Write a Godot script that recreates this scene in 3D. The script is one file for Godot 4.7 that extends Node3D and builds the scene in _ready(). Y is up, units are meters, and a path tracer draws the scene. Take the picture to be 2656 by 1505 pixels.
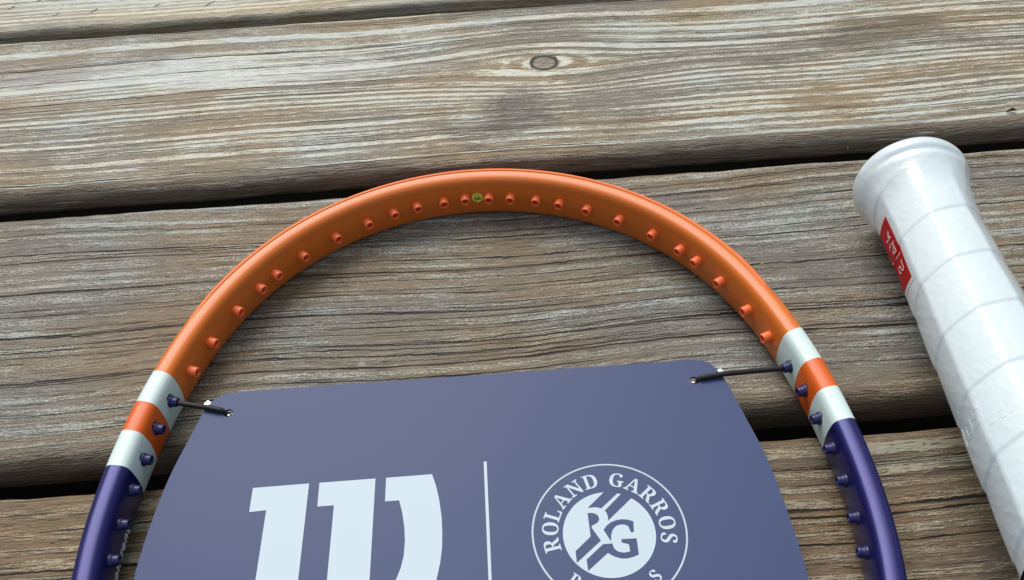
extends Node3D
# A racket head with a printed card tied into it, lying on a weathered deck; the handle of a second racket beside it.
# Units are metres; helper coordinates called "mm" are millimetres. The deck's walking surface is y = 0.

const HEAD_AT := Vector2(-0.008908, -0.167888)      # middle of the racket head on the deck (x, z)
const HEAD_TURN := 0.014715
const CARD_AT := Vector2(-0.009262, -0.16702)       # the card hangs a little askew in it
const CARD_TURN := 0.042399
const HEAD_A := 0.123932                            # half width and half length of the hoop's middle line
const HEAD_B := 0.157997
const HEAD_TILT := 0.010472
const PITCH := 0.1475                               # from one deck board to the next

var used := {}


# ---------------------------------------------------------------- helpers
func numbered(called: String, parent: Node) -> String:
	var key := str(parent.get_instance_id()) + called
	var n: int = used.get(key, 0)
	used[key] = n + 1
	return called if n == 0 else "%s_%03d" % [called, n]


func thing(called: String, label: String, category: String, at := Vector3.ZERO, group := "") -> Node3D:
	var o := Node3D.new()
	o.name = numbered(called, self)
	add_child(o, true)
	o.position = at
	o.set_meta("label", label)
	o.set_meta("category", category)
	if group:
		o.set_meta("group", group)
	return o


func part(called: String, m: Mesh, material: Material, parent: Node, label := "") -> MeshInstance3D:
	var o := MeshInstance3D.new()
	o.name = numbered(called, parent)
	o.mesh = m
	o.material_override = material
	parent.add_child(o, true)
	if label:
		o.set_meta("label", label)
	return o


func paint(srgb: Color, rough: float, spec := 0.5) -> StandardMaterial3D:
	var m := StandardMaterial3D.new()
	m.albedo_color = srgb
	m.roughness = rough
	m.metallic_specular = spec
	return m


func rgb8(r: float, g: float, b: float) -> Color:
	return Color(r / 255.0, g / 255.0, b / 255.0)


# A grid of points (rows of equal length) as one smooth mesh. flip turns its faces round.
func grid(rows: Array, close_i := false, close_j := false, flip := false, uvs := []) -> ArrayMesh:
	var st := SurfaceTool.new()
	st.begin(Mesh.PRIMITIVE_TRIANGLES)
	var ni := rows.size()
	var nj: int = rows[0].size()
	for i in ni:
		for j in nj:
			st.set_smooth_group(0)
			if uvs.size():
				st.set_uv(uvs[i][j])
			st.add_vertex(rows[i][j])
	for i in (ni if close_i else ni - 1):
		for j in (nj if close_j else nj - 1):
			var a := i * nj + j
			var b := i * nj + (j + 1) % nj
			var c := ((i + 1) % ni) * nj + j
			var d := ((i + 1) % ni) * nj + (j + 1) % nj
			for k in ([a, b, c, b, d, c] if not flip else [a, c, b, b, c, d]):
				st.add_index(k)
	st.generate_normals()
	return st.commit()


# A closed outline swept along a path of frames; ends capped.
func tube(points: Array, radius: Array, sides := 14) -> ArrayMesh:
	var rows := []
	var side := Vector3.ZERO
	for i in points.size():
		var t: Vector3 = (points[mini(i + 1, points.size() - 1)] - points[maxi(i - 1, 0)]).normalized()
		if side == Vector3.ZERO:
			side = t.cross(Vector3.UP if absf(t.y) < 0.9 else Vector3.RIGHT).normalized()
		side = (side - t * side.dot(t)).normalized()
		var up := side.cross(t)
		var row := []
		for k in sides:
			var a := TAU * k / sides
			row.append(points[i] + (side * cos(a) + up * sin(a)) * radius[i])
		rows.append(row)
	var first := []
	var last := []
	for k in sides:
		first.append(points[0])
		last.append(points[-1])
	rows.push_front(first)
	rows.append(last)
	return grid(rows, false, true, true)


# Flat shape (u, v in mm; u to the right, v away from the handle) standing from y0 to y1 (metres).
func slab(outline: PackedVector2Array, y0: float, y1: float) -> ArrayMesh:
	if Geometry2D.is_polygon_clockwise(outline):
		outline.reverse()
	var st := SurfaceTool.new()
	st.begin(Mesh.PRIMITIVE_TRIANGLES)
	st.set_smooth_group(-1)
	var at := func(p: Vector2, y: float): return Vector3(p.x * 0.001, y, -p.y * 0.001)
	var tris := Geometry2D.triangulate_polygon(outline)
	for k in range(0, tris.size(), 3):
		var p := [outline[tris[k]], outline[tris[k + 1]], outline[tris[k + 2]]]
		if (p[1] - p[0]).cross(p[2] - p[0]) < 0:
			p = [p[0], p[2], p[1]]
		for q in [0, 2, 1]:
			st.add_vertex(at.call(p[q], y1))
		for q in [0, 1, 2]:
			st.add_vertex(at.call(p[q], y0))
	for k in outline.size():
		var a := outline[k]
		var b := outline[(k + 1) % outline.size()]
		for v in [at.call(a, y0), at.call(a, y1), at.call(b, y1), at.call(a, y0), at.call(b, y1), at.call(b, y0)]:
			st.add_vertex(v)
	st.generate_normals()
	return st.commit()


func pts(flat: Array) -> PackedVector2Array:
	var out := PackedVector2Array()
	for k in range(0, flat.size(), 2):
		out.append(Vector2(flat[k], flat[k + 1]))
	return out


# Points on a smooth curve through the given ones.
func smooth(p: PackedVector2Array, per: int, closed: bool) -> PackedVector2Array:
	var out := PackedVector2Array()
	var n := p.size()
	for i in (n if closed else n - 1):
		var a := p[(i - 1 + n) % n] if closed else p[maxi(i - 1, 0)]
		var b := p[i]
		var c := p[(i + 1) % n]
		var d := p[(i + 2) % n] if closed else p[mini(i + 2, n - 1)]
		for k in per:
			out.append(b.cubic_interpolate(c, a, d, float(k) / per))
	if not closed:
		out.append(p[n - 1])
	return out


func circle(c: Vector2, r: float, n := 64, aspect := 1.0) -> PackedVector2Array:
	var out := PackedVector2Array()
	for k in n:
		out.append(c + Vector2(cos(TAU * k / n), sin(TAU * k / n) * aspect) * r)
	return out


# Lettering as a mesh whose points are moved by bend(Vector3) -> Vector3 (x, y in text units of one em, z from 0 to 1 through the thickness).
func lettering(text: String, serif: bool, bold: bool, bend: Callable, align := HORIZONTAL_ALIGNMENT_CENTER) -> ArrayMesh:
	var t := TextMesh.new()
	var f := SystemFont.new()
	f.font_names = PackedStringArray(["Droid Serif" if serif else "Droid Sans"])
	f.font_weight = 700 if bold else 400
	t.font = f
	t.font_size = 64
	t.pixel_size = 1.0 / 64.0
	t.depth = 1.0
	t.curve_step = 1.0
	t.text = text
	t.horizontal_alignment = align
	var a := t.get_mesh_arrays()
	var v: PackedVector3Array = a[Mesh.ARRAY_VERTEX]
	var index: PackedInt32Array = a[Mesh.ARRAY_INDEX] if a[Mesh.ARRAY_INDEX] != null else PackedInt32Array(range(v.size()))
	var st := SurfaceTool.new()
	st.begin(Mesh.PRIMITIVE_TRIANGLES)
	st.set_smooth_group(-1)
	for k in index:
		var p := v[k]
		st.add_vertex(bend.call(Vector3(p.x, p.y, p.z + 0.5)))
	st.generate_normals()
	return st.commit()


# ---------------------------------------------------------------- wood
func field(noise_seed: int, frequency: float, w: int, h: int, to_w: int, to_h: int, octaves := 3) -> PackedByteArray:
	var n := FastNoiseLite.new()
	n.noise_type = FastNoiseLite.TYPE_SIMPLEX_SMOOTH
	n.seed = noise_seed
	n.frequency = frequency
	n.fractal_octaves = octaves
	var im := n.get_image(w, h, false, false, true)
	im.convert(Image.FORMAT_L8)
	im.resize(to_w, to_h, Image.INTERPOLATE_CUBIC)
	return im.get_data()


const TW := 1792
const TH := 704
const LX := 0.66         # metres of board along one texture
const LV := 0.176        # metres across it, edges included


# Colour and height of one board's face: growth bands that bow round a knot, fibres along them, weathered streaks, stains and drying cracks.
func wood(s: Dictionary) -> Array:
	var r := RandomNumberGenerator.new()
	r.seed = s.seed
	var warp := field(s.seed, 0.055, 40, 16, TW, TH, 2)
	var fib := field(s.seed + 1, 0.35, TW / 28, 1024, TW, 1024, 3)
	var fine := field(s.seed + 2, 0.45, TW / 7, 1024, TW, 1024, 2)
	var patch := field(s.seed + 3, 0.16, 44, 26, TW, TH, 3)
	var hue := field(s.seed + 4, 0.12, 36, 30, TW, TH, 3)
	var grit := field(s.seed + 5, 0.6, TW / 2, TH, TW, TH, 1)
	# growth bands across the board, one value for each quarter pixel
	var bands := PackedFloat32Array()
	bands.resize(8192)
	var groove_shades := PackedFloat32Array()
	groove_shades.resize(8192)
	var at := 0
	while at < 8192:
		var mm_here := at / 4.0 / TH * LV * 1000.0
		var wide: float = lerpf(s.ring_far, s.ring_near, clampf((mm_here - 45.0) / 90.0, 0, 1)) * r.randf_range(0.55, 1.5)
		var n := maxi(6, int(wide / 1000.0 / LV * TH * 4.0))
		var pale := r.randf_range(0.25, 0.62)
		var strength := r.randf_range(0.35, 1.0)
		var base := r.randf_range(0.0, 0.22)
		for k in n:
			if at + k >= 8192:
				break
			var q := float(k) / n
			var v := smoothstep(0.0, 0.08, q) * (1.0 - smoothstep(pale, pale + 0.14, q))
			bands[at + k] = base + v * strength
			groove_shades[at + k] = (exp(-pow((q - pale - 0.2) / 0.05, 2.0)) + 0.8 * exp(-pow((q - 0.02) / 0.03, 2.0))) * strength  # grooves beside the pale bands, their shade painted in as dark lines
		at += n
	var kx: float = s.get("knot", Vector2(9, 9)).x
	var ky: float = s.get("knot", Vector2(9, 9)).y
	var rx := 0.055
	var ry := 0.024
	var wa: float = s.warp / 255.0 / LV * TH / 1000.0
	var stains: Array = s.get("stains", [])
	var color := PackedByteArray()
	color.resize(TW * TH * 3)
	var height := PackedByteArray()
	height.resize(TW * TH)
	var lc: Color = s.pale
	var mc: Color = s.brown
	var dc: Color = s.dark
	var gc: Color = s.grey
	var streak: float = s.streak
	var fibre: float = s.fibre
	var bleach: float = s.bleach
	var pores: float = s.pores
	var ragged: float = s.ragged
	var groove_shade: float = s.groove_shade
	var edge: float = s.edge
	var crack_size: float = s.crack_size
	var ppy := TH / LV
	var has_knot := kx < 5
	for y in TH:
		var vm := float(y) / ppy
		var row := y * TW
		for x in TW:
			var i := row + x
			var xm := (float(x) / TW - 0.5) * LX
			var g := y + (warp[i] - 128) * wa
			var kd := 9.0
			if has_knot:
				var dx := xm - kx
				var dy := vm - ky
				var e := dx * dx / (rx * rx) + dy * dy / (ry * ry)
				if e < 9.0:
					g -= dy * ppy * 0.8 * exp(-e)
					kd = sqrt(dx * dx / (0.0058 * 0.0058) + dy * dy / (0.0051 * 0.0051))
			var gi := int(g)
			var f := fib[((gi + 2048) & 1023) * TW + x] / 255.0
			var f2 := fine[((gi * 2 + 4096) & 1023) * TW + x] / 255.0
			var b := bands[(int(g * 4.0) + 1024) & 8191]
			if kd < 6.0:
				# growth rings of the branch itself, drawn out along the grain
				var sw := sqrt((xm - kx) * (xm - kx) / (0.030 * 0.030) + (vm - ky) * (vm - ky) / (0.0115 * 0.0115)) + (warp[i] - 128) * 0.002
				if sw < 1.0:
					b = lerpf(b, clampf(0.35 + 0.75 * sin(sw * 15.0 + 1.0), 0.0, 1.0), clampf((1.0 - sw) * 2.5, 0.0, 0.6))
			var p := patch[i] / 255.0
			var h := hue[i] / 255.0
			var gr := grit[i] / 255.0
			# how bleached this spot is
			var t := b * streak * (0.45 + 1.0 * p) + (f - 0.5) * fibre + (f2 - 0.5) * fibre * 0.9 + (p - 0.5) * 0.6 + (gr - 0.5) * ragged + bleach
			if kd < 3.0:
				t += 0.12 * exp(-(kd - 1.8) * (kd - 1.8) * 3.0)
			t = clampf((t - 0.12) / 0.5, 0.0, 1.0)
			var w1 := t * t * (3.0 - 2.0 * t)
			w1 *= 0.72 + 0.56 * (f2 - 0.22)
			var h2 := clampf((h - 0.5) * 2.2 + 0.5, 0.0, 1.0)
			var tone := 0.72 + 0.34 * f + 0.22 * f2
			var mr := (mc.r + (gc.r - mc.r) * h2) * tone
			var mg := (mc.g + (gc.g - mc.g) * h2) * tone
			var mb := (mc.b + (gc.b - mc.b) * h2) * tone
			var cool := clampf((p - 0.48) * 4.0, 0.0, 1.0)
			var cr := mr + (lc.r - 0.045 * cool - mr) * w1
			var cg := mg + (lc.g - 0.01 * cool - mg) * w1
			var cb := mb + (lc.b + 0.02 * cool - mb) * w1
			# dark open pores
			var pore := clampf((0.40 - f) * 2.6, 0.0, 1.0) * clampf((0.52 - f2) * 4.0, 0.0, 1.0) * pores
			if kd < 1.0:
				var ring := 0.5 + 0.5 * sin(kd * 20.0)
				var split := 0.75 * exp(-pow((vm - ky - 0.25 * (xm - kx)) / 0.00022, 2.0)) * kd + 0.6 * exp(-pow((xm - kx + 0.9 * (vm - ky)) / 0.0002, 2.0)) * (1.0 - kd)
				cr = (0.49 + 0.07 * ring + (f2 - 0.5) * 0.2) * (1.0 - split)
				cg = (0.455 + 0.07 * ring + (f2 - 0.5) * 0.2) * (1.0 - split)
				cb = (0.40 + 0.07 * ring + (f2 - 0.5) * 0.2) * (1.0 - split)
				pore = 0.0
			elif kd < 1.42 + 0.5 * (h - 0.5) + 0.3 * (f - 0.5):
				cr = 0.13 + 0.1 * f2
				cg = 0.115 + 0.1 * f2
				cb = 0.1 + 0.1 * f2
				w1 = 0.0
				pore = 0.3
			pore = clampf(pore + groove_shades[(int(g * 4.0) + 1024) & 8191] * groove_shade * clampf((f - 0.3) * 3.0, 0.0, 1.3) * (0.5 + h), 0.0, 0.95) if kd > 1.0 else pore
			var k := 1.0 - pore
			cr = dc.r + (cr - dc.r) * k
			cg = dc.g + (cg - dc.g) * k
			cb = dc.b + (cb - dc.b) * k
			for q in stains:
				var sx: float = (xm - q[0]) / q[2]
				var sy: float = (vm - q[1]) / q[3]
				var d := sx * sx + sy * sy + (p - 0.5) * 2.4 + (f - 0.5) * 2.2 + (f2 - 0.5) * 1.2
				if d < 1.0:
					var u: float = clampf((1.0 - d) * 1.6, 0.0, 1.0) * q[4]
					cr += (q[5].r - cr) * u
					cg += (q[5].g - cg) * u
					cb += (q[5].b - cb) * u
			# the worn lower edges keep their brown
			var ed := clampf((vm - LV + 0.0265 + (p - 0.5) * 0.012) / 0.006, 0.0, 1.0) * edge
			if ed > 0.0:
				cr += (0.34 + 0.2 * f * f2 + 0.3 * pore - 0.22 * pore - cr) * ed
				cg += (0.29 + 0.2 * f * f2 + 0.3 * pore - 0.22 * pore - cg) * ed
				cb += (0.245 + 0.19 * f * f2 + 0.3 * pore - 0.22 * pore - cb) * ed
			var o := i * 3
			color[o] = clampi(int(cr * 255.0), 4, 250)
			color[o + 1] = clampi(int(cg * 255.0), 4, 250)
			color[o + 2] = clampi(int(cb * 255.0), 4, 250)
			height[i] = clampi(int(110.0 + 60.0 * w1 - 75.0 * pore + (f2 - 0.5) * 60.0 + (f - 0.5) * 40.0), 20, 250)
	# short open fibres, dark and pale, along the grain
	for c in int(s.dashes):
		var x0 := r.randi_range(0, TW - 8)
		var x1 := mini(TW, x0 + int(5.0 + 70.0 * pow(r.randf(), 2.2)))
		var g0 := r.randf_range(0.03, 0.97) * TH
		var dark := r.randf() < 0.62
		var depth := r.randf_range(0.3, 0.85)
		var half := r.randf_range(0.25, 0.85)
		var drift := r.randf_range(-0.02, 0.02)
		var ym := g0
		var xc := mini((x0 + x1) / 2, TW - 1)
		for step in 3:
			var off := (warp[clampi(int(ym), 0, TH - 1) * TW + xc] - 128) * wa
			if has_knot:
				var dx := (float(xc) / TW - 0.5) * LX - kx
				var dy := ym / ppy - ky
				off -= dy * ppy * 0.8 * exp(-minf(dx * dx / (rx * rx) + dy * dy / (ry * ry), 20.0))
			ym = lerpf(ym, g0 - off, 0.7)
		for x in range(x0, x1):
			var y := ym + (warp[clampi(int(ym), 0, TH - 1) * TW + xc] - warp[clampi(int(ym), 0, TH - 1) * TW + x]) * wa + drift * (x - xc)
			var taper := minf(1.0, 4.0 * minf(float(x - x0), float(x1 - x)) / (x1 - x0))
			for yy in range(int(y - half), int(y + half + 1.5)):
				if yy < 0 or yy >= TH:
					continue
				var u := clampf(half + 0.5 - absf(yy - y), 0.0, 1.0) * depth * taper
				var i := yy * TW + x
				var o := i * 3
				if dark:
					color[o] = int(color[o] * (1.0 - 0.62 * u))
					color[o + 1] = int(color[o + 1] * (1.0 - 0.64 * u))
					color[o + 2] = int(color[o + 2] * (1.0 - 0.66 * u))
					height[i] = int(height[i] * (1.0 - 0.6 * u))
				else:
					color[o] = int(lerpf(color[o], lc.r * 255.0, u * 0.75))
					color[o + 1] = int(lerpf(color[o + 1], lc.g * 255.0, u * 0.75))
					color[o + 2] = int(lerpf(color[o + 2], lc.b * 255.0, u * 0.75))
					height[i] = int(lerpf(height[i], 190.0, u * 0.6))
	# drying cracks: thin, tapered, following the grain with small jogs
	for c in s.cracks:
		var x0 := int(r.randf_range(-0.2, 0.85) * TW)
		var x1 := x0 + int(r.randf_range(0.12, 0.75) * TW)
		var g0 := r.randf_range(0.16, 0.84) * TH
		var thick := (0.45 + 1.3 * pow(r.randf(), 2.2)) * crack_size
		var jog := 0.0
		var aim := 0.0
		var wig := 0.0
		for x in range(maxi(0, x0), mini(TW, x1)):
			if r.randf() < 0.012:
				aim += r.randf_range(-2.2, 2.2)
			if r.randf() < 0.3:
				wig = lerpf(wig, r.randf_range(-1.1, 1.1), 0.5)
			jog = lerpf(jog, aim, 0.35)
			var y := g0
			for step in 3:
				var yi := clampi(int(y), 0, TH - 1)
				var off := (warp[yi * TW + x] - 128) * wa
				if has_knot:
					var dx := (float(x) / TW - 0.5) * LX - kx
					var dy := y / ppy - ky
					off -= dy * ppy * 0.8 * exp(-minf(dx * dx / (rx * rx) + dy * dy / (ry * ry), 20.0))
				y = lerpf(y, g0 - off, 0.7)
			y += jog + wig
			if has_knot:
				var dk := Vector2((float(x) / TW - 0.5) * LX - kx, y / ppy - ky) / Vector2(0.0058, 0.0051)
				if dk.length() < 1.3:
					continue
			var along := float(x - x0) / (x1 - x0)
			var half := thick * minf(1.0, 6.0 * minf(along, 1.0 - along)) * clampf((fib[(int(g0) & 1023) * TW + x] / 255.0 - 0.3) * 3.0, 0.45, 1.4)
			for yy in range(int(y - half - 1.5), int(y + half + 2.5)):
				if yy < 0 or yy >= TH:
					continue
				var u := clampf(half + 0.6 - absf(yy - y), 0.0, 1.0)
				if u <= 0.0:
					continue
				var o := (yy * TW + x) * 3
				color[o] = int(lerpf(color[o], 26.0, u))  # dirt and the shade inside the crack, painted into the colour
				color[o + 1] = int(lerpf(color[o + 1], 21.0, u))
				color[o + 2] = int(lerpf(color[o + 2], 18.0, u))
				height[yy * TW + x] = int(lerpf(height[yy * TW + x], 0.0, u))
	# slanting nicks across the grain
	for q: Vector2 in s.get("nicks", []):
		var px := (q.x / LX + 0.5) * TW
		var py := q.y * ppy
		var n := r.randi_range(10, 24)
		for k in n:
			px += r.randf_range(0.1, 1.1)
			py -= r.randf_range(0.2, 1.5)
			for yy in 2:
				for xx in r.randi_range(1, 3):
					var xi := clampi(int(px) + xx, 0, TW - 1)
					var yi := clampi(int(py) + yy, 0, TH - 1)
					for c in 3:
						color[(yi * TW + xi) * 3 + c] = 52 - c * 5
					height[yi * TW + xi] = 20
	# crumbs of pale dust
	for c in s.flecks:
		var fx := r.randi_range(3, TW - 4)
		var fy := r.randi_range(3, TH - 4)
		var size := r.randi_range(0, 2)
		for yy in range(fy, fy + 1 + size / 2):
			for xx in range(fx, fx + 1 + size):
				var o := (yy * TW + xx) * 3
				for q in 3:
					color[o + q] = int(lerpf(color[o + q], 215.0, 0.75))
				height[yy * TW + xx] = 250
	return [Image.create_from_data(TW, TH, false, Image.FORMAT_RGB8, color), Image.create_from_data(TW, TH, false, Image.FORMAT_L8, height)]


func wood_material(s: Dictionary) -> StandardMaterial3D:
	var im := wood(s)
	var m := StandardMaterial3D.new()
	m.albedo_texture = ImageTexture.create_from_image(im[0])
	m.heightmap_enabled = true
	m.heightmap_texture = ImageTexture.create_from_image(im[1])
	m.heightmap_scale = 0.12
	m.roughness = 0.62
	m.metallic_specular = 0.4
	return m


# One deck board with rounded long edges, far edge at z = far, width across, a little wavy and cupped.
func board_mesh(far: float, width: float, rn: float, thick: float, x0: float, x1: float, steps: int, noise_seed: int, shift: float) -> ArrayMesh:
	var n := FastNoiseLite.new()
	n.seed = noise_seed
	n.frequency = 1.0
	var rf := 0.0045
	var outline := PackedVector2Array()       # (distance from the far edge, y)
	outline.append(Vector2(0.004, -thick))
	outline.append(Vector2(0.0, -thick + 0.004))
	for k in 7:
		var a := PI / 2 * k / 6
		outline.append(Vector2(rf - rf * cos(a), -rf + rf * sin(a)))
	for k in range(1, 24):
		outline.append(Vector2(lerpf(rf, width - rn, k / 24.0), 0.0))
	for k in 10:
		var a := PI / 2 * k / 9
		outline.append(Vector2(width - rn + rn * sin(a), -rn + rn * cos(a)))
	for k in range(1, 7):
		var a := PI / 2 * k / 6
		outline.append(Vector2(width - rn + rn * cos(a), -thick + rn - rn * sin(a)))
	var rows := []
	var uvs := []
	var length := [0.0]
	for k in range(1, outline.size()):
		length.append(length[-1] + outline[k].distance_to(outline[k - 1]))
	# the profile's own length, laid so that the middle of the top is the middle of the texture
	var middle: float = (length[8] + length[8 + 24]) * 0.5
	for i in steps + 1:
		var x := lerpf(x0, x1, float(i) / steps)
		var row := []
		var uv := []
		for k in outline.size():
			var p := outline[k]
			var q := p.x / width
			var lift := 0.00025 * n.get_noise_2d(x * 14.0, p.x * 30.0) - 0.0004 * (1.0 - pow(2.0 * q - 1.0, 2))
			var sway := 0.0008 * n.get_noise_2d(x * 9.0, 40.0 + roundf(q) * 20.0) + 0.0007 * n.get_noise_2d(x * 70.0, 90.0 + roundf(q) * 20.0 + p.y * 120.0)
			row.append(Vector3(x, p.y + lift, far + p.x + sway * absf(2.0 * q - 1.0)))
			uv.append(Vector2((x + shift) / LX + 0.5, (length[k] - middle) / LV + 0.5))
		rows.append(row)
		uvs.append(uv)
	return grid(rows, false, true, true, uvs)


# ---------------------------------------------------------------- the racket head
# Middle line of the hoop in the racket's own axes (u right, v towards the tip), phi from the right side round over the tip.
func hoop(phi: float, off: float) -> Vector2:
	var w := phi - PI / 2
	var bulge := -0.000897 * cos(2 * w) - 0.00046 * cos(3 * w) + 0.000035 * cos(4 * w) - 0.001542 * cos(5 * w) + 0.000577 * cos(6 * w)
	bulge += 0.000133 * sin(2 * w) - 0.000604 * sin(3 * w) + 0.000283 * sin(4 * w) - 0.000046 * sin(5 * w)
	var p := Vector2(HEAD_A * cos(phi), HEAD_B * sin(phi))
	var n := Vector2(HEAD_B * cos(phi), HEAD_A * sin(phi)).normalized()
	return p + n * (off + bulge)


func hoop_out(phi: float) -> Vector2:
	return Vector2(HEAD_B * cos(phi), HEAD_A * sin(phi)).normalized()


func hoop_at(phi: float, off_mm: float, y_mm: float) -> Vector3:
	var p := hoop(phi, off_mm * 0.001)
	return Vector3(p.x, y_mm * 0.001, -p.y)


var beam := PackedVector2Array()


func frame_section(from_deg: float, to_deg: float) -> ArrayMesh:
	var n := maxi(8, int(absf(to_deg - from_deg) * 1.4))
	var rows := []
	for i in n + 1:
		var phi := deg_to_rad(lerpf(from_deg, to_deg, float(i) / n))
		var row := []
		for p in beam:
			row.append(hoop_at(phi, p.x, p.y))
		rows.append(row)
	return grid(rows, false, true, true)


# The inner wall's place (mm from the middle line) at a height in mm.
func wall(y_mm: float) -> float:
	var ys := [0.1, 1.1, 3.2, 6.8, 10.0, 13.2, 16.0, 17.5]
	var os := [2.5, 3.77, 4.41, 4.84, 4.95, 4.73, 4.3, 3.87]
	for k in 7:
		if y_mm <= ys[k + 1]:
			return -lerpf(os[k], os[k + 1], (y_mm - ys[k]) / (ys[k + 1] - ys[k]))
	return -3.0


func grommet_mesh(flared: bool) -> ArrayMesh:
	# a hollow nub on the z axis, its foot at z = -1 mm, its mouth at z = 3 mm
	var p: PackedVector2Array
	if flared:
		p = pts([2.5, -0.8, 2.35, 0.2, 2.05, 0.7, 1.85, 1.2, 1.75, 2.3, 1.6, 2.75, 1.4, 2.85, 1.1, 2.6, 0.95, 2.0, 0.9, -3.0])
	else:
		p = pts([2.15, -0.8, 2.1, 1.4, 2.05, 2.7, 1.9, 3.2, 1.6, 3.35, 1.45, 3.1, 1.3, 2.5, 1.25, -3.0])
	p = smooth(p, 3, false)
	var rows := []
	for q in p:
		var row := []
		for k in 20:
			row.append(Vector3(cos(TAU * k / 20) * q.x, sin(TAU * k / 20) * q.x, q.y) * 0.001)
		rows.append(row)
	var end := []
	for k in 20:
		end.append(Vector3(0, 0, -0.003))
	rows.append(end)
	return grid(rows, false, true, false)


# ---------------------------------------------------------------- the second racket's handle
const GRIP_AT := Vector3(0.1735, 0.0228, -0.3201)
var grip_d := Vector3(sin(-0.047997) * cos(0.05236), sin(0.05236), cos(-0.047997) * cos(0.05236))
var grip_side := Vector3.ZERO
var grip_up := Vector3.ZERO
var grip_line := PackedVector2Array()


func grip_radius(s_mm: float, theta: float) -> float:
	var r := 19.3
	for k in range(1, grip_line.size()):
		if s_mm <= grip_line[k].x:
			var a := grip_line[k - 1]
			var b := grip_line[k]
			r = lerpf(a.y, b.y, clampf((s_mm - a.x) / maxf(b.x - a.x, 0.001), 0, 1))
			break
	var facet := fposmod(rad_to_deg(theta) + 22.5, 45.0) - 22.5
	var eight := 0.965 / cos(deg_to_rad(facet))
	var share := 0.55 * smoothstep(34.0, 52.0, s_mm)
	r *= lerpf(1.0, eight, share)
	# each turn of the wrap lies over the edge of the one before
	var turn := fposmod((s_mm + 25.0 * theta / TAU + 6.0) / 25.0, 1.0)
	r += (0.4 * (turn if turn < 0.95 else (1.0 - turn) / 0.05 * 0.95) - 0.2 + (0.22 + 0.12 * sin(floorf((s_mm + 25.0 * theta / TAU + 6.0) / 25.0) * 2.3 + theta)) * sin(PI * turn)) * smoothstep(36.0, 46.0, s_mm)
	# a dent in the cushion of the butt, on its upper side
	r -= 0.8 * exp(-pow((s_mm - 31.5) / 1.5, 2.0)) * smoothstep(0.5, 0.95, sin(theta + 0.1))
	return r


func on_grip(s_mm: float, theta_deg: float, lift_mm := 0.0) -> Vector3:
	var t := deg_to_rad(theta_deg)
	var r := grip_radius(s_mm, t) + lift_mm
	return (grip_d * s_mm + (grip_side * cos(t) + grip_up * sin(t)) * r) * 0.001


# A narrow line drawn on the grip through points (s in mm, angle in degrees).
func grip_stroke(st: SurfaceTool, flat: Array, width: float, lift: float) -> void:
	var p := pts(flat)
	for k in p.size() - 1:
		var a := p[k]
		var b := p[k + 1]
		var k_mm := 17.6 * PI / 180.0        # one degree of arc in mm
		var d := Vector2(b.x - a.x, (b.y - a.y) * k_mm).normalized()
		a -= Vector2(d.x, d.y / k_mm) * width * 0.4
		b += Vector2(d.x, d.y / k_mm) * width * 0.4
		var n := Vector2(-d.y, d.x / k_mm) * width * 0.5
		var c := [a + n, a - n, b - n, b + n]
		var v := []
		for q in c:
			v.append(on_grip(q.x, q.y, lift + 0.004 * k))
		for q in [0, 1, 2, 0, 2, 3]:
			st.add_vertex(v[q])


# ----------------------------------------------------------------
func _ready() -> void:
	# camera
	var cam := Camera3D.new()
	cam.name = "camera"
	cam.fov = 32.88
	cam.near = 0.01
	cam.far = 400.0
	cam.transform = Transform3D(Basis(Vector3(0.99715299, -0.03836526, 0.06491552), Vector3(0.07381767, 0.67237319, -0.7365224), Vector3(-0.01539058, 0.73921742, 0.67329097)), Vector3(0, 0.29954213, 0))
	add_child(cam)
	cam.current = true

	# sky, sun behind cloud, exposure
	var env := Environment.new()
	env.background_mode = Environment.BG_SKY
	var sky := Sky.new()
	var sm := ProceduralSkyMaterial.new()
	sm.sky_top_color = Color(0.88, 0.94, 1.0)
	sm.sky_horizon_color = Color(0.60, 0.63, 0.66)
	sm.sky_curve = 0.9
	sm.ground_bottom_color = Color(0.16, 0.15, 0.13)
	sm.ground_horizon_color = Color(0.24, 0.23, 0.2)
	sm.sun_angle_max = 0.0
	sky.sky_material = sm
	env.sky = sky
	env.background_energy_multiplier = 0.68
	env.tonemap_mode = Environment.TONE_MAPPER_LINEAR
	env.tonemap_exposure = 1.0
	env.sdfgi_enabled = true
	env.ssao_enabled = true
	env.ssil_enabled = true
	var we := WorldEnvironment.new()
	we.name = "world_environment"
	we.environment = env
	add_child(we)

	var sun := DirectionalLight3D.new()
	sun.name = "sun"
	sun.light_energy = 1.0
	sun.light_angular_distance = 40.0
	sun.light_color = Color(1.0, 0.985, 0.96)
	sun.shadow_enabled = true
	add_child(sun)
	sun.look_at_from_position(Vector3(-0.26, 1.05, -0.85), Vector3.ZERO)

	build_deck()
	build_racket()
	build_card()
	build_grip()
	build_crumbs()


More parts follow.
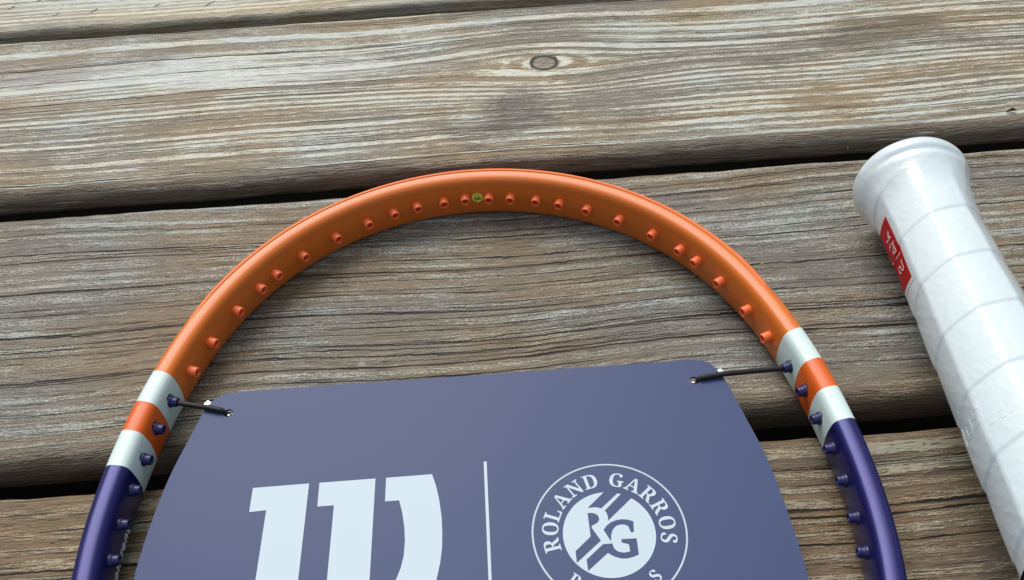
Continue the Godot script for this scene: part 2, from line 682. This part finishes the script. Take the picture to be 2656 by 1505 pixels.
func build_deck() -> void:
	# the soil under the deck
	var soil := StandardMaterial3D.new()
	soil.albedo_color = Color(0.02, 0.017, 0.013).linear_to_srgb()
	soil.roughness = 1.0
	var plane := PlaneMesh.new()
	plane.size = Vector2(240, 240)
	var ground := part("ground", plane, soil, self)
	ground.position.y = -0.2
	ground.set_meta("kind", "structure")

	var deck := Node3D.new()
	deck.name = "deck"
	deck.set_meta("kind", "structure")
	add_child(deck)

	var far := -0.4873                    # far edge of the wide pale board with the knot
	var nicks := []
	for k in 26:
		nicks.append(Vector2(-0.27 + 0.0125 * k + 0.003 * sin(k * 7.1), 0.132 + 0.012 * sin(k * 3.7)))
	var specs := [
		{"seed": 11, "ring_far": 5.0, "ring_near": 6.0, "warp": 5.0, "pale": rgb8(206, 202, 186), "brown": rgb8(166, 151, 124), "grey": rgb8(152, 148, 137), "dark": rgb8(62, 52, 44), "streak": 0.9, "fibre": 0.6, "ragged": 0.5, "groove_shade": 0.5, "bleach": 0.12, "pores": 0.35, "edge": 0.35, "cracks": 6, "crack_size": 0.9, "dashes": 1100, "flecks": 60, "nicks": nicks},
		{"seed": 23, "ring_far": 17.0, "ring_near": 4.9, "warp": 5.0, "pale": rgb8(206, 204, 191), "brown": rgb8(134, 117, 91), "grey": rgb8(118, 113, 103), "dark": rgb8(60, 50, 42), "streak": 1.0, "fibre": 0.75, "ragged": 0.8, "groove_shade": 0.5, "bleach": -0.07, "pores": 0.32, "edge": 0.8, "cracks": 24, "crack_size": 0.85, "dashes": 4200, "flecks": 160, "knot": Vector2(0.0331, 0.0788),
			"stains": [[0.006, 0.128, 0.026, 0.02, 0.7, rgb8(80, 76, 73)], [0.016, 0.112, 0.019, 0.015, 0.65, rgb8(86, 83, 80)], [0.212, 0.075, 0.032, 0.026, 0.5, rgb8(88, 80, 70)], [-0.15, 0.066, 0.12, 0.016, 0.85, rgb8(202, 207, 206)], [-0.24, 0.05, 0.06, 0.016, 0.5, rgb8(124, 113, 107)], [-0.21, 0.088, 0.09, 0.008, 0.75, rgb8(136, 119, 98)]]},
		{"seed": 37, "ring_far": 8.0, "ring_near": 6.0, "warp": 9.0, "pale": rgb8(176, 174, 163), "brown": rgb8(120, 104, 83), "grey": rgb8(108, 104, 97), "dark": rgb8(38, 32, 27), "streak": 0.55, "fibre": 0.8, "ragged": 1.3, "groove_shade": 0.25, "bleach": -0.03, "pores": 0.25, "edge": 0.85, "cracks": 64, "crack_size": 1.0, "dashes": 4200, "flecks": 170,
			"stains": [[-0.056, 0.138, 0.006, 0.004, 0.6, rgb8(60, 56, 54)], [-0.0547, 0.122, 0.0014, 0.0032, 0.5, rgb8(164, 166, 168)]]},
		{"seed": 58, "ring_far": 5.5, "ring_near": 5.5, "warp": 5.5, "pale": rgb8(162, 151, 129), "brown": rgb8(116, 95, 71), "grey": rgb8(102, 90, 76), "dark": rgb8(42, 34, 27), "streak": 0.75, "fibre": 1.0, "ragged": 1.0, "groove_shade": 0.5, "bleach": -0.1, "pores": 0.5, "edge": 0.6, "cracks": 26, "crack_size": 1.0, "dashes": 5000, "flecks": 120},
	]
	var mats := []
	for s in specs:
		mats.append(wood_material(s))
	for k in range(-8, 6):
		var seen := k >= 0 and k < 4
		var kind := posmod(k, 4)
		var shift := 0.0 if seen else 0.21 * k
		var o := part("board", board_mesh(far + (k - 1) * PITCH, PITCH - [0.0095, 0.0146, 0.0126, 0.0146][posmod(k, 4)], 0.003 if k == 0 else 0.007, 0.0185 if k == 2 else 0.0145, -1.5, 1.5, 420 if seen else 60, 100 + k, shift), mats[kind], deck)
		if k == 1:
			o.set_meta("label", "wide pale grey board with an oval knot")
	# joists that carry the boards
	var jm := paint(rgb8(92, 80, 66), 0.9)
	for x in [-1.25, -0.65, 0.62, 1.25]:
		var b := BoxMesh.new()
		b.size = Vector3(0.04, 0.14, PITCH * 14.0)
		var j := part("joist", b, jm, deck)
		j.position = Vector3(x, -0.089, far + PITCH * -2.0 - 0.01)


func build_racket() -> void:
	var racket := thing("tennis_racket", "orange, white and navy unstrung racket head with a card tied inside", "racket", Vector3(HEAD_AT.x, 0.0, HEAD_AT.y))
	racket.position.y = HEAD_B * tan(HEAD_TILT) + 0.0002
	racket.rotation = Vector3(-HEAD_TILT, -HEAD_TURN, 0)
	beam = smooth(pts([-2.58, 0.2, -3.77, 1.1, -4.41, 3.2, -4.84, 6.8, -4.95, 10.0, -4.73, 13.2, -4.3, 16.0, -3.87, 17.5, -3.1, 18.7, -1.9, 19.4, 0, 19.8, 1.7, 19.8, 3.0, 19.2, 3.87, 18.1, 4.5, 16.0, 4.95, 12.8, 5.05, 10.0, 4.84, 6.8, 4.41, 3.2, 3.66, 1.1, 2.58, 0.2, 0, 0]), 4, true)

	var orange := paint(rgb8(212, 108, 28), 0.36, 0.3)
	orange.clearcoat_enabled = true
	orange.clearcoat = 0.6
	orange.clearcoat_roughness = 0.3
	var bright := paint(rgb8(216, 92, 14), 0.4)
	var white := paint(rgb8(205, 224, 222), 0.4)
	var navy := paint(rgb8(24, 25, 94), 0.36)
	navy.metallic = 0.4
	navy.clearcoat_enabled = true
	navy.clearcoat = 0.2
	navy.clearcoat_roughness = 0.28
	var rubber := paint(rgb8(236, 124, 68), 0.5, 0.35)
	var nub := paint(rgb8(242, 114, 62), 0.42)
	var blue_nub := paint(rgb8(26, 24, 84), 0.4)
	var gap_shade_red := paint(rgb8(60, 14, 6), 0.8)
	var gap_shade_blue := paint(rgb8(10, 8, 30), 0.8)

	part("frame_section", frame_section(21.5, 158.9), orange, racket, "orange top of the hoop")
	part("frame_band", frame_section(16.1, 21.5), white, racket, "white band on the right next to the orange hoop top")
	part("frame_band", frame_section(11.4, 16.1), bright, racket, "bright orange band on the right")
	part("frame_band", frame_section(6.35, 11.4), white, racket, "white band on the right next to the navy part")
	part("frame_band", frame_section(158.9, 163.95), white, racket, "white band on the left next to the orange hoop top")
	part("frame_band", frame_section(163.95, 168.5), bright, racket, "bright orange band on the left")
	part("frame_band", frame_section(168.5, 173.65), white, racket, "white band on the left next to the navy part")
	part("frame_section", frame_section(173.65, 366.35), navy, racket, "navy lower part of the hoop")

	# bumper guard round the outside of the tip, tapering away at both ends
	var rows := []
	var lip := smooth(pts([1.6, 19.6, 1.95, 20.15, 3.2, 19.8, 4.4, 18.4, 5.27, 16.0, 5.6, 11.0, 5.4, 6.4, 4.84, 3.6, 3.77, 1.8, 2.26, 1.3]), 3, false)
	for i in 181:
		var deg := lerpf(22.5, 157.5, i / 180.0)
		var fade := smoothstep(0.0, 15.0, minf(deg - 22.5, 157.5 - deg))
		var row := []
		for p in lip:
			row.append(hoop_at(deg_to_rad(deg), p.x - lerpf(1.2, 0.0, fade), p.y - lerpf(0.7, 0.0, fade)))
		rows.append(row)
	part("bumper_guard", grid(rows, false, false, true), rubber, racket)

	# throat and shaft, running on towards the viewer
	for s in [-1, 1]:
		var p0 := hoop(deg_to_rad(270.0 + s * 42.0), 0.0)
		part("throat_arm", tube([Vector3(p0.x, 0.0118, -p0.y), Vector3(s * 0.05, 0.0118, 0.2), Vector3(s * 0.02, 0.0118, 0.27), Vector3(s * 0.009, 0.0118, 0.31)], [0.008, 0.0085, 0.009, 0.0095], 16), navy, racket)
	part("handle", tube([Vector3(0, 0.0125, 0.3), Vector3(0, 0.0135, 0.33), Vector3(0, 0.0155, 0.34), Vector3(0, 0.0155, 0.51), Vector3(0, 0.018, 0.53)], [0.013, 0.014, 0.0165, 0.0165, 0.021], 24), paint(rgb8(205, 212, 216), 0.4), racket)

	# grommets: angle round the hoop, height in mm
	var spots := [[155.8, 11.1], [150.1, 11.1], [143.2, 11.2], [137.5, 10.9], [133.7, 11.0], [127.6, 10.5], [120.3, 10.2], [113.4, 10.3], [107.7, 10.8], [102.6, 11.0], [96.8, 10.9], [92.1, 11.1], [86.9, 11.0], [82.2, 10.9], [76.6, 10.7], [71.6, 10.6], [65.7, 10.7], [58.9, 10.5], [51.8, 10.6], [45.8, 11.0], [42.1, 11.0], [36.5, 10.7], [29.6, 10.8], [24.0, 10.5],
		[18.1, 10.6], [13.6, 11.3], [8.9, 11.4], [4.2, 11.4], [-0.5, 11.4], [-5.6, 11.2], [-10.2, 11.6], [-14.8, 11.4], [161.5, 11.9], [166.2, 12.3], [170.9, 11.7], [175.4, 11.5], [180.3, 11.9], [185.1, 12.1], [190.0, 11.9]]
	var plain_mesh := grommet_mesh(false)
	var flared_mesh := grommet_mesh(true)
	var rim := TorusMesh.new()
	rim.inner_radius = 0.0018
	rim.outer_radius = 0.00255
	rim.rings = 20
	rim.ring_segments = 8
	for s in spots:
		var phi := deg_to_rad(s[0])
		var blue: bool = s[0] < 19.0 or s[0] > 159.0
		var o := part("grommet", flared_mesh if blue else plain_mesh, blue_nub if blue else nub, racket)
		var out := hoop_out(phi)
		var inward := Vector3(-out.x, 0, out.y)
		var along := Vector3.UP.cross(inward)
		o.transform = Transform3D(Basis(along, Vector3.UP, inward), hoop_at(phi, wall(s[1]), s[1]))
		var hole := part("gap_shade_ring", rim, gap_shade_blue if blue else gap_shade_red, o)  # dark ring painted as the shade in the gap round the grommet
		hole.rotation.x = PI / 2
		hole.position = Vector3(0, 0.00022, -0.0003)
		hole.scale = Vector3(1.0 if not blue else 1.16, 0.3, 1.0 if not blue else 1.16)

	# small yellow-green emblem by the middle of the tip
	var lime := paint(rgb8(232, 234, 92), 0.5)
	var ink := paint(rgb8(28, 34, 16), 0.6)
	var stick := func(flat_points: PackedVector2Array, lift: float) -> ArrayMesh:
		var st := SurfaceTool.new()
		st.begin(Mesh.PRIMITIVE_TRIANGLES)
		st.set_smooth_group(-1)
		var tri := Geometry2D.triangulate_polygon(flat_points)
		for k in tri:
			var q := flat_points[k]
			var y := 10.6 + q.y
			st.add_vertex(hoop_at(deg_to_rad(89.4) - q.x * 0.001 / HEAD_A, wall(y) - lift, y))
		st.generate_normals()
		return st.commit()
	var decal := part("emblem_sticker", stick.call(circle(Vector2.ZERO, 2.65, 28, 0.98), 0.12), lime, racket)
	for q in [[-0.6, 1.9, -0.3, 2.0, -1.0, 0.9, -1.3, 0.9], [0.4, 1.8, 0.7, 1.9, 0.2, 1.1, -0.1, 1.1], [-1.1, 0.6, -0.7, 0.5, -0.7, -0.3, -1.6, -1.4, -1.6, -0.9, -1.1, -0.3], [0.2, 0.3, 1.1, 0.6, 1.2, 0.3, 0.5, 0.0, 0.4, -0.6, 1.0, -0.7, 1.0, -0.2, 1.5, -0.2, 1.6, -1.0, 0.4, -1.1, 0.0, -0.9, -1.0, -1.9, -1.1, -1.4, -0.1, -0.5]]:
		part("emblem_mark", stick.call(pts(q), 0.2), ink, decal)

	# pale word along the foot of the navy inner wall, on the left
	var word := lettering("rencontrent", false, true, func(p: Vector3) -> Vector3:
		var y := 5.6 + p.y * 5.2
		return hoop_at(deg_to_rad(179.3) - p.x * 5.2 * 0.001 / HEAD_B, wall(clampf(y, 0.2, 17.0)) - 0.05 - 0.15 * p.z, y), HORIZONTAL_ALIGNMENT_RIGHT)
	part("printed_word", word, paint(rgb8(246, 248, 250), 0.5), racket)


func build_card() -> void:
	var top := 0.0115
	var card := thing("hang_card", "navy blue card with large white letter and round white emblem inside the racket head", "card", Vector3(CARD_AT.x, 0.158763 * tan(HEAD_TILT), CARD_AT.y))
	card.rotation = Vector3(-HEAD_TILT, -CARD_TURN, 0)
	var navy := paint(rgb8(64, 76, 114), 0.44, 0.32)
	var print_white := paint(rgb8(190, 206, 218), 0.44, 0.32)

	var left := smooth(pts([-36.1, 52.0, -77.0, 50.8, -92.4, 49.6, -96.2, 48.5, -99.3, 45.8, -101.2, 41.6, -102.9, 34.4, -104.7, 27.6, -106.6, 19.8, -108.1, 12.0, -109.4, 2.3, -110.3, -7.0, -110.8, -16.0, -110.8, -24.0, -109.5, -48.0, -104.0, -72.0, -93.0, -92.0, -70.0, -106.0]), 5, false)
	var right := smooth(pts([-36.1, 52.0, 20.0, 54.3, 71.0, 56.1, 76.4, 56.2, 80.6, 55.5, 83.6, 53.4, 85.8, 49.4, 87.6, 45.0, 89.4, 38.2, 91.6, 29.2, 94.4, 18.1, 96.2, 8.6, 97.5, -2.2, 98.5, -12.4, 99.2, -22.0, 99.5, -31.3, 98.5, -54.0, 93.0, -78.0, 80.0, -98.0, 60.0, -108.0]), 5, false)
	var outline: PackedVector2Array = left.duplicate()
	outline.reverse()
	outline.append_array(right.slice(1))
	for h: Vector2 in [Vector2(-92.0, 40.7), Vector2(76.0, 46.8)]:
		# cut the hole: go in from the nearest corner of the outline, round the hole and back
		var from := 0
		for k in outline.size():
			if outline[k].distance_squared_to(h) < outline[from].distance_squared_to(h):
				from = k
		var lead: Vector2 = outline[from]
		var start: float = (lead - h).angle()
		var cut := PackedVector2Array()
		var way := 1.0 if Geometry2D.is_polygon_clockwise(outline) else -1.0
		for k in 29:
			cut.append(h + Vector2.from_angle(start + way * TAU * k / 28.0) * 1.75)
		cut.append(lead)
		for k in cut.size():
			outline.insert(from + 1 + k, cut[k])
	part("card_sheet", slab(outline, top - 0.001, top), navy, card)

	# print, a hair proud of the sheet
	var y0 := top + 0.00002
	var y1 := top + 0.0001
	for q in [
		[-78.1, 9.1, -59.2, 10.0, -58.5, -24.8, -58.0, -52.0, -71.8, -52.0, -72.0, -24.2, -72.3, 0.4, -77.9, -0.1],
		[-55.7, 10.1, -36.8, 10.9, -36.0, -25.7, -36.0, -40.0, -36.6, -52.0, -49.0, -52.0, -49.4, -25.2, -49.9, 1.2, -55.4, 1.0],
		[-33.2, 11.0, -17.7, 11.7, -16.2, 7.1, -15.0, 1.9, -14.0, -4.8, -13.6, -11.4, -13.6, -16.1, -14.0, -20.8, -15.0, -26.6, -18.5, -36.0, -25.0, -46.0, -33.0, -52.0, -36.0, -52.0, -35.4, -42.0, -31.0, -34.0, -27.7, -26.1, -26.5, -22.4, -25.7, -18.1, -25.6, -12.5, -26.1, -7.6, -27.0, -2.6, -28.3, 2.1, -33.0, 1.9]]:
		part("letter_stroke", slab(pts(q), y0, y1), print_white, card)
	part("divider_line", slab(pts([-0.2, 15.9, 0.8, 15.9, 2.4, -34.0, 1.4, -34.0]), y0, y1), print_white, card)
	var c := Vector2(40.08, -12.46)
	var inner := circle(c, 24.35, 96, 1.02)
	inner.reverse()
	var st := []
	var rows := []
	for r in [[24.3, y0], [24.3, y1], [24.95, y1], [24.95, y0]]:
		var row := []
		for k in 96:
			var a := TAU * k / 96
			row.append(Vector3((c.x + r[0] * cos(a)) * 0.001, r[1], -(c.y + r[0] * 1.02 * sin(a)) * 0.001))
		rows.append(row)
	part("emblem_ring", grid(rows, false, true, true), print_white, card)
	var disc := part("emblem_disc", slab(circle(c + Vector2(-0.1, -0.7), 14.85, 72, 1.025), y0, y1), print_white, card)
	for q in [
		[0.0, 15.1, -6.2, 9.0, -4.9, 9.1, -3.4, 9.1, -1.9, 8.6, 4.6, 14.7, 2.4, 15.0],
		[5.6, 14.2, -0.8, 7.7, -0.3, 6.8, 0.0, 5.5, 0.0, 4.1, 8.6, 12.3, 7.2, 13.5],
		[-6.5, 7.0, -4.9, 7.0, -3.7, 6.5, -3.0, 5.6, -2.9, 4.6, -3.4, 3.6, -4.3, 3.0, -5.4, 2.5, -5.6, 1.7, -3.0, -3.0, -11.1, -10.3, -11.3, -6.4, -6.1, -1.4],
		[-1.8, 0.8, -0.6, 2.3, 0.9, 3.4, 2.8, 4.1, 4.6, 4.3, 6.4, 4.0, 8.0, 3.4, 7.8, -0.4, 6.8, -0.4, 6.2, 1.8, 5.0, 2.4, 3.8, 2.5, 2.2, 2.0, 1.1, 0.7, 0.5, -0.9, 0.2, -3.4],
		[0.6, -4.2, 0.8, -5.6, 1.6, -6.7, 2.7, -7.3, 4.0, -7.5, 5.9, -7.2, 5.8, -4.6, 3.5, -3.9, 3.6, -2.8, 8.4, -2.7, 8.5, -8.3, 6.5, -9.1, 4.7, -9.5, 2.9, -9.4, 1.1, -8.8, -0.3, -8.0, -1.1, -7.3, -7.8, -13.2, -8.0, -9.4, -2.4, -4.3]]:
		var p := pts(q)
		for k in p.size():
			p[k] += c
		part("emblem_mark", slab(p, y1 - 0.00002, y1 + 0.00008), navy, disc)
	# the ring of capitals
	var around := [["R", -167.6], ["O", 174.5], ["L", 159.4], ["A", 141.3], ["N", 122.7], ["D", 104.5], ["G", 78.2], ["A", 60.5], ["R", 43.2], ["R", 26.0], ["O", 7.4], ["S", -9.2]]
	for a in around:
		capital(card, a[0], deg_to_rad(a[1]), c, false, y0, y1, print_white)
	for a in [["P", -127.7], ["A", -108.0], ["R", -88.0], ["I", -70.0], ["S", -50.0]]:
		capital(card, a[0], deg_to_rad(a[1]), c, true, y0, y1, print_white)

	# black elastic cords with metal tips that tie the card to the hoop
	var black := paint(rgb8(20, 20, 24), 0.6)
	var metal := paint(rgb8(225, 226, 228), 0.18)
	metal.metallic = 0.9
	for s in [[161.5, 11.9, -92.0, 40.7, -101.3, 47.0, "short black cord tying the card's left corner to the left white band"], [18.1, 10.6, 76.0, 46.8, 86.6, 52.1, "long black cord tying the card's right corner to the right white band"]]:
		var cord := thing("elastic_cord", s[6], "cord", card.position, "cords tying the card to the hoop")
		cord.rotation = card.rotation
		var start: Vector3 = card.transform.affine_inverse() * ($tennis_racket.transform * hoop_at(deg_to_rad(s[0]), wall(s[1]) - 0.5, s[1] - 0.3))
		var hole := Vector3(s[2] * 0.001, top, -s[3] * 0.001)
		var way := (hole - start) * Vector3(1, 0, 1)
		way = way.normalized()
		var near_hole := hole - way * 0.0026 + Vector3(0, 0.0011, 0)
		var mid := start.lerp(near_hole, 0.72)
		mid.y = top + 0.00115
		var line := []
		var thick := []
		for k in 13:
			line.append(start.lerp(mid, k / 12.0) if k < 12 else mid)
			thick.append(0.00098 + 0.00005 * (k % 2))
		for k in range(1, 7):
			line.append(mid.lerp(near_hole, k / 6.0))
			thick.append(0.00098 + 0.00005 * (k % 2))
		line.append(hole - way * 0.0015 + Vector3(0, 0.0004, 0))
		thick.append(0.0008)
		line.append(hole - way * 0.0009 + Vector3(0, -0.0014, 0))
		thick.append(0.0007)
		part("strand", tube(line, thick, 12), black, cord)
		var end := Vector3(s[4] * 0.001, top - 0.0022, -s[5] * 0.001)
		var bar_at := hole + Vector3(0, -0.0022, 0)
		var bar := BoxMesh.new()
		var reach := (end - bar_at).length() + 0.0007
		bar.size = Vector3(0.0019, 0.0008, reach)
		var tip := part("metal_tip", bar, metal, cord)
		tip.transform = Transform3D(Basis.looking_at((end - bar_at).normalized()), bar_at + (end - bar_at).normalized() * reach * 0.5)
		part("crimp", tube([hole + Vector3(0, -0.0016, 0) - way * 0.0014, hole + Vector3(0, -0.0007, 0.0005), hole + Vector3(0, -0.0004, 0.0009) + way * 0.0008], [0.0006, 0.0006, 0.0004], 10), metal, cord)


func capital(card: Node3D, text: String, a: float, c: Vector2, upright: bool, y0: float, y1: float, m: Material) -> void:
	var em := 7.3 if not upright else 5.8
	var r := 19.05 if not upright else 20.0
	var up := Vector2(cos(a), sin(a)) * (-1.0 if upright else 1.0)
	var along := Vector2(up.y, -up.x)
	var middle := c + Vector2(cos(a), sin(a) * 1.02) * r
	part("letter", lettering(text, true, true, func(p: Vector3) -> Vector3:
		var q := middle + along * p.x * em * 0.94 + up * (p.y - 0.02) * em
		return Vector3(q.x * 0.001, lerpf(y0, y1, p.z), -q.y * 0.001)), m, card)


func build_grip() -> void:
	grip_side = grip_d.cross(Vector3.UP).normalized()
	grip_up = grip_side.cross(grip_d)
	grip_line = smooth(pts([21.5, 0.0, 21.6, 8.0, 21.8, 14.0, 22.2, 17.6, 23.0, 20.2, 24.6, 22.0, 26.8, 22.8, 28.8, 22.8, 30.5, 22.5, 32.2, 22.1, 34.0, 21.5, 37.0, 20.5, 41.0, 19.5, 45.0, 18.6, 49.0, 18.05, 55.0, 17.75, 65.0, 17.5, 80.0, 17.6, 100.0, 18.0, 140.0, 18.6, 200.0, 19.3]), 6, false)
	var racket := thing("tennis_racket", "white wrapped racket handle with flared butt and red sticker, right of the hoop", "racket", GRIP_AT)
	var rows := []
	var uvs := []
	var stations := []
	for k in 60:
		stations.append(24.5 + 0.5 * k)
	for k in 290:
		stations.append(54.5 + 145.5 * k / 289.0)
	var cap := []
	for rr in [0.0, 4.0, 9.0, 13.0, 16.0, 18.2, 19.6, 20.8, 21.8]:
		cap.append(rr)
	var n := 112
	for rr in cap:
		var row := []
		var uv := []
		for k in n + 1:
			var t := TAU * k / n - PI / 2
			var bend := 21.5 + 3.1 * pow(rr / 21.9, 6.0)
			row.append((grip_d * bend + (grip_side * cos(t) + grip_up * sin(t)) * rr) * 0.001)
			uv.append(Vector2(float(k) / n * 3.0, bend / 40.0))
		rows.append(row)
		uvs.append(uv)
	for s in stations:
		if s < 24.6:
			continue
		var row := []
		var uv := []
		for k in n + 1:
			var t := TAU * k / n - PI / 2
			row.append(on_grip(s, rad_to_deg(t)))
			uv.append(Vector2(float(k) / n * 3.0, s / 40.0))
		rows.append(row)
		uvs.append(uv)
	var film := paint(rgb8(214, 228, 235), 0.5)
	film.clearcoat_enabled = true
	film.clearcoat = 1.0
	film.clearcoat_roughness = 0.13
	var noise := FastNoiseLite.new()
	noise.seed = 5
	noise.frequency = 0.009
	noise.fractal_type = FastNoiseLite.FRACTAL_RIDGED
	noise.fractal_octaves = 2
	var wrinkles := NoiseTexture2D.new()
	wrinkles.width = 512
	wrinkles.height = 512
	wrinkles.seamless = true
	wrinkles.noise = noise
	film.heightmap_enabled = true
	film.heightmap_texture = wrinkles
	film.heightmap_scale = 0.01
	part("grip", grid(rows, false, false, false, uvs), film, racket)

	# shaft beyond the grip
	var shaft := []
	var wide := []
	for k in 5:
		shaft.append(grip_d * (0.199 + 0.03 * k))
		wide.append(0.0185 - 0.001 * k)
	part("shaft", tube(shaft, wide, 24), paint(rgb8(24, 14, 92), 0.34), racket)

	# red size sticker on the side, white round its rim
	var sheet := func(s_a: float, s_b: float, s_c: float, s_d: float, t_top: float, t_low: float, lift: float) -> ArrayMesh:
		var g := []
		for i in 49:
			var row := []
			for k in 25:
				var q := k / 24.0
				var w := i / 48.0
				row.append(on_grip(lerpf(lerpf(s_a, s_b, w), lerpf(s_d, s_c, w), q), lerpf(t_top, t_low, q), lift))
			g.append(row)
		return grid(g, false, false, false)
	var rim := part("size_sticker", sheet.call(49.0, 86.8, 84.6, 48.6, 14.8, -33.0, 0.12), paint(rgb8(222, 212, 216), 0.4), racket, "red size sticker with pale figures")
	part("sticker_print", sheet.call(51.0, 84.9, 82.8, 50.2, 12.8, -30.0, 0.2), paint(rgb8(170, 2, 14), 0.4, 0.25), rim)
	var st := SurfaceTool.new()
	st.begin(Mesh.PRIMITIVE_TRIANGLES)
	st.set_smooth_group(-1)
	for q in [[58.0, 6.0, 58.5, -0.7, 60.2, 3.6, 57.8, 2.0, 56.8, 3.6], [58.6, -9.5, 60.6, 5.5], [61.6, -2.8, 62.8, -5.0, 62.0, -7.0, 63.2, -10.0]]:
		grip_stroke(st, q, 0.6, 0.4)
	for q in [[63.4, 6.5, 64.6, 2.5, 66.4, -5.5, 67.8, 3.2, 64.0, 3.4, 63.0, 1.5]]:
		grip_stroke(st, q, 0.75, 0.4)
	grip_stroke(st, [70.7, 9.3, 67.6, -20.0], 0.5, 0.4)
	grip_stroke(st, [73.6, 5.4, 75.4, 5.0, 77.5, 5.2, 77.9, 2.4, 76.9, -0.8, 75.2, -1.6, 74.0, -4.2, 73.9, -8.0, 75.3, -9.4, 76.5, -7.7, 77.0, -5.0], 0.75, 0.4)
	st.generate_normals()
	part("sticker_figures", st.commit(), paint(rgb8(240, 190, 192), 0.5), rim)

	# raised lettering under the film, upside down to the viewer
	var raised := lettering("Wilson", false, true, func(p: Vector3) -> Vector3:
		return on_grip(152.0 + p.y * 12.0, 24.0 - p.x * 12.0 / 18.6 * 180.0 / PI, -0.3 + 0.37 * p.z))
	part("raised_letters", raised, film, racket)


func build_crumbs() -> void:
	var m := paint(rgb8(58, 46, 36), 0.9)
	var o := part("splinter", tube([Vector3(-0.0025, 0, 0.0004), Vector3(-0.0012, 0.0006, 0), Vector3(0.0005, 0.0009, -0.0004), Vector3(0.0022, 0.0006, 0.0003)], [0.0003, 0.0006, 0.0008, 0.0002], 7), m, self)
	o.position = Vector3(0.2518, 0.0004, -0.3640)
	o.set_meta("label", "tiny dark splinter on the pale board above the white racket handle, near its edge")
	o.set_meta("category", "splinter")
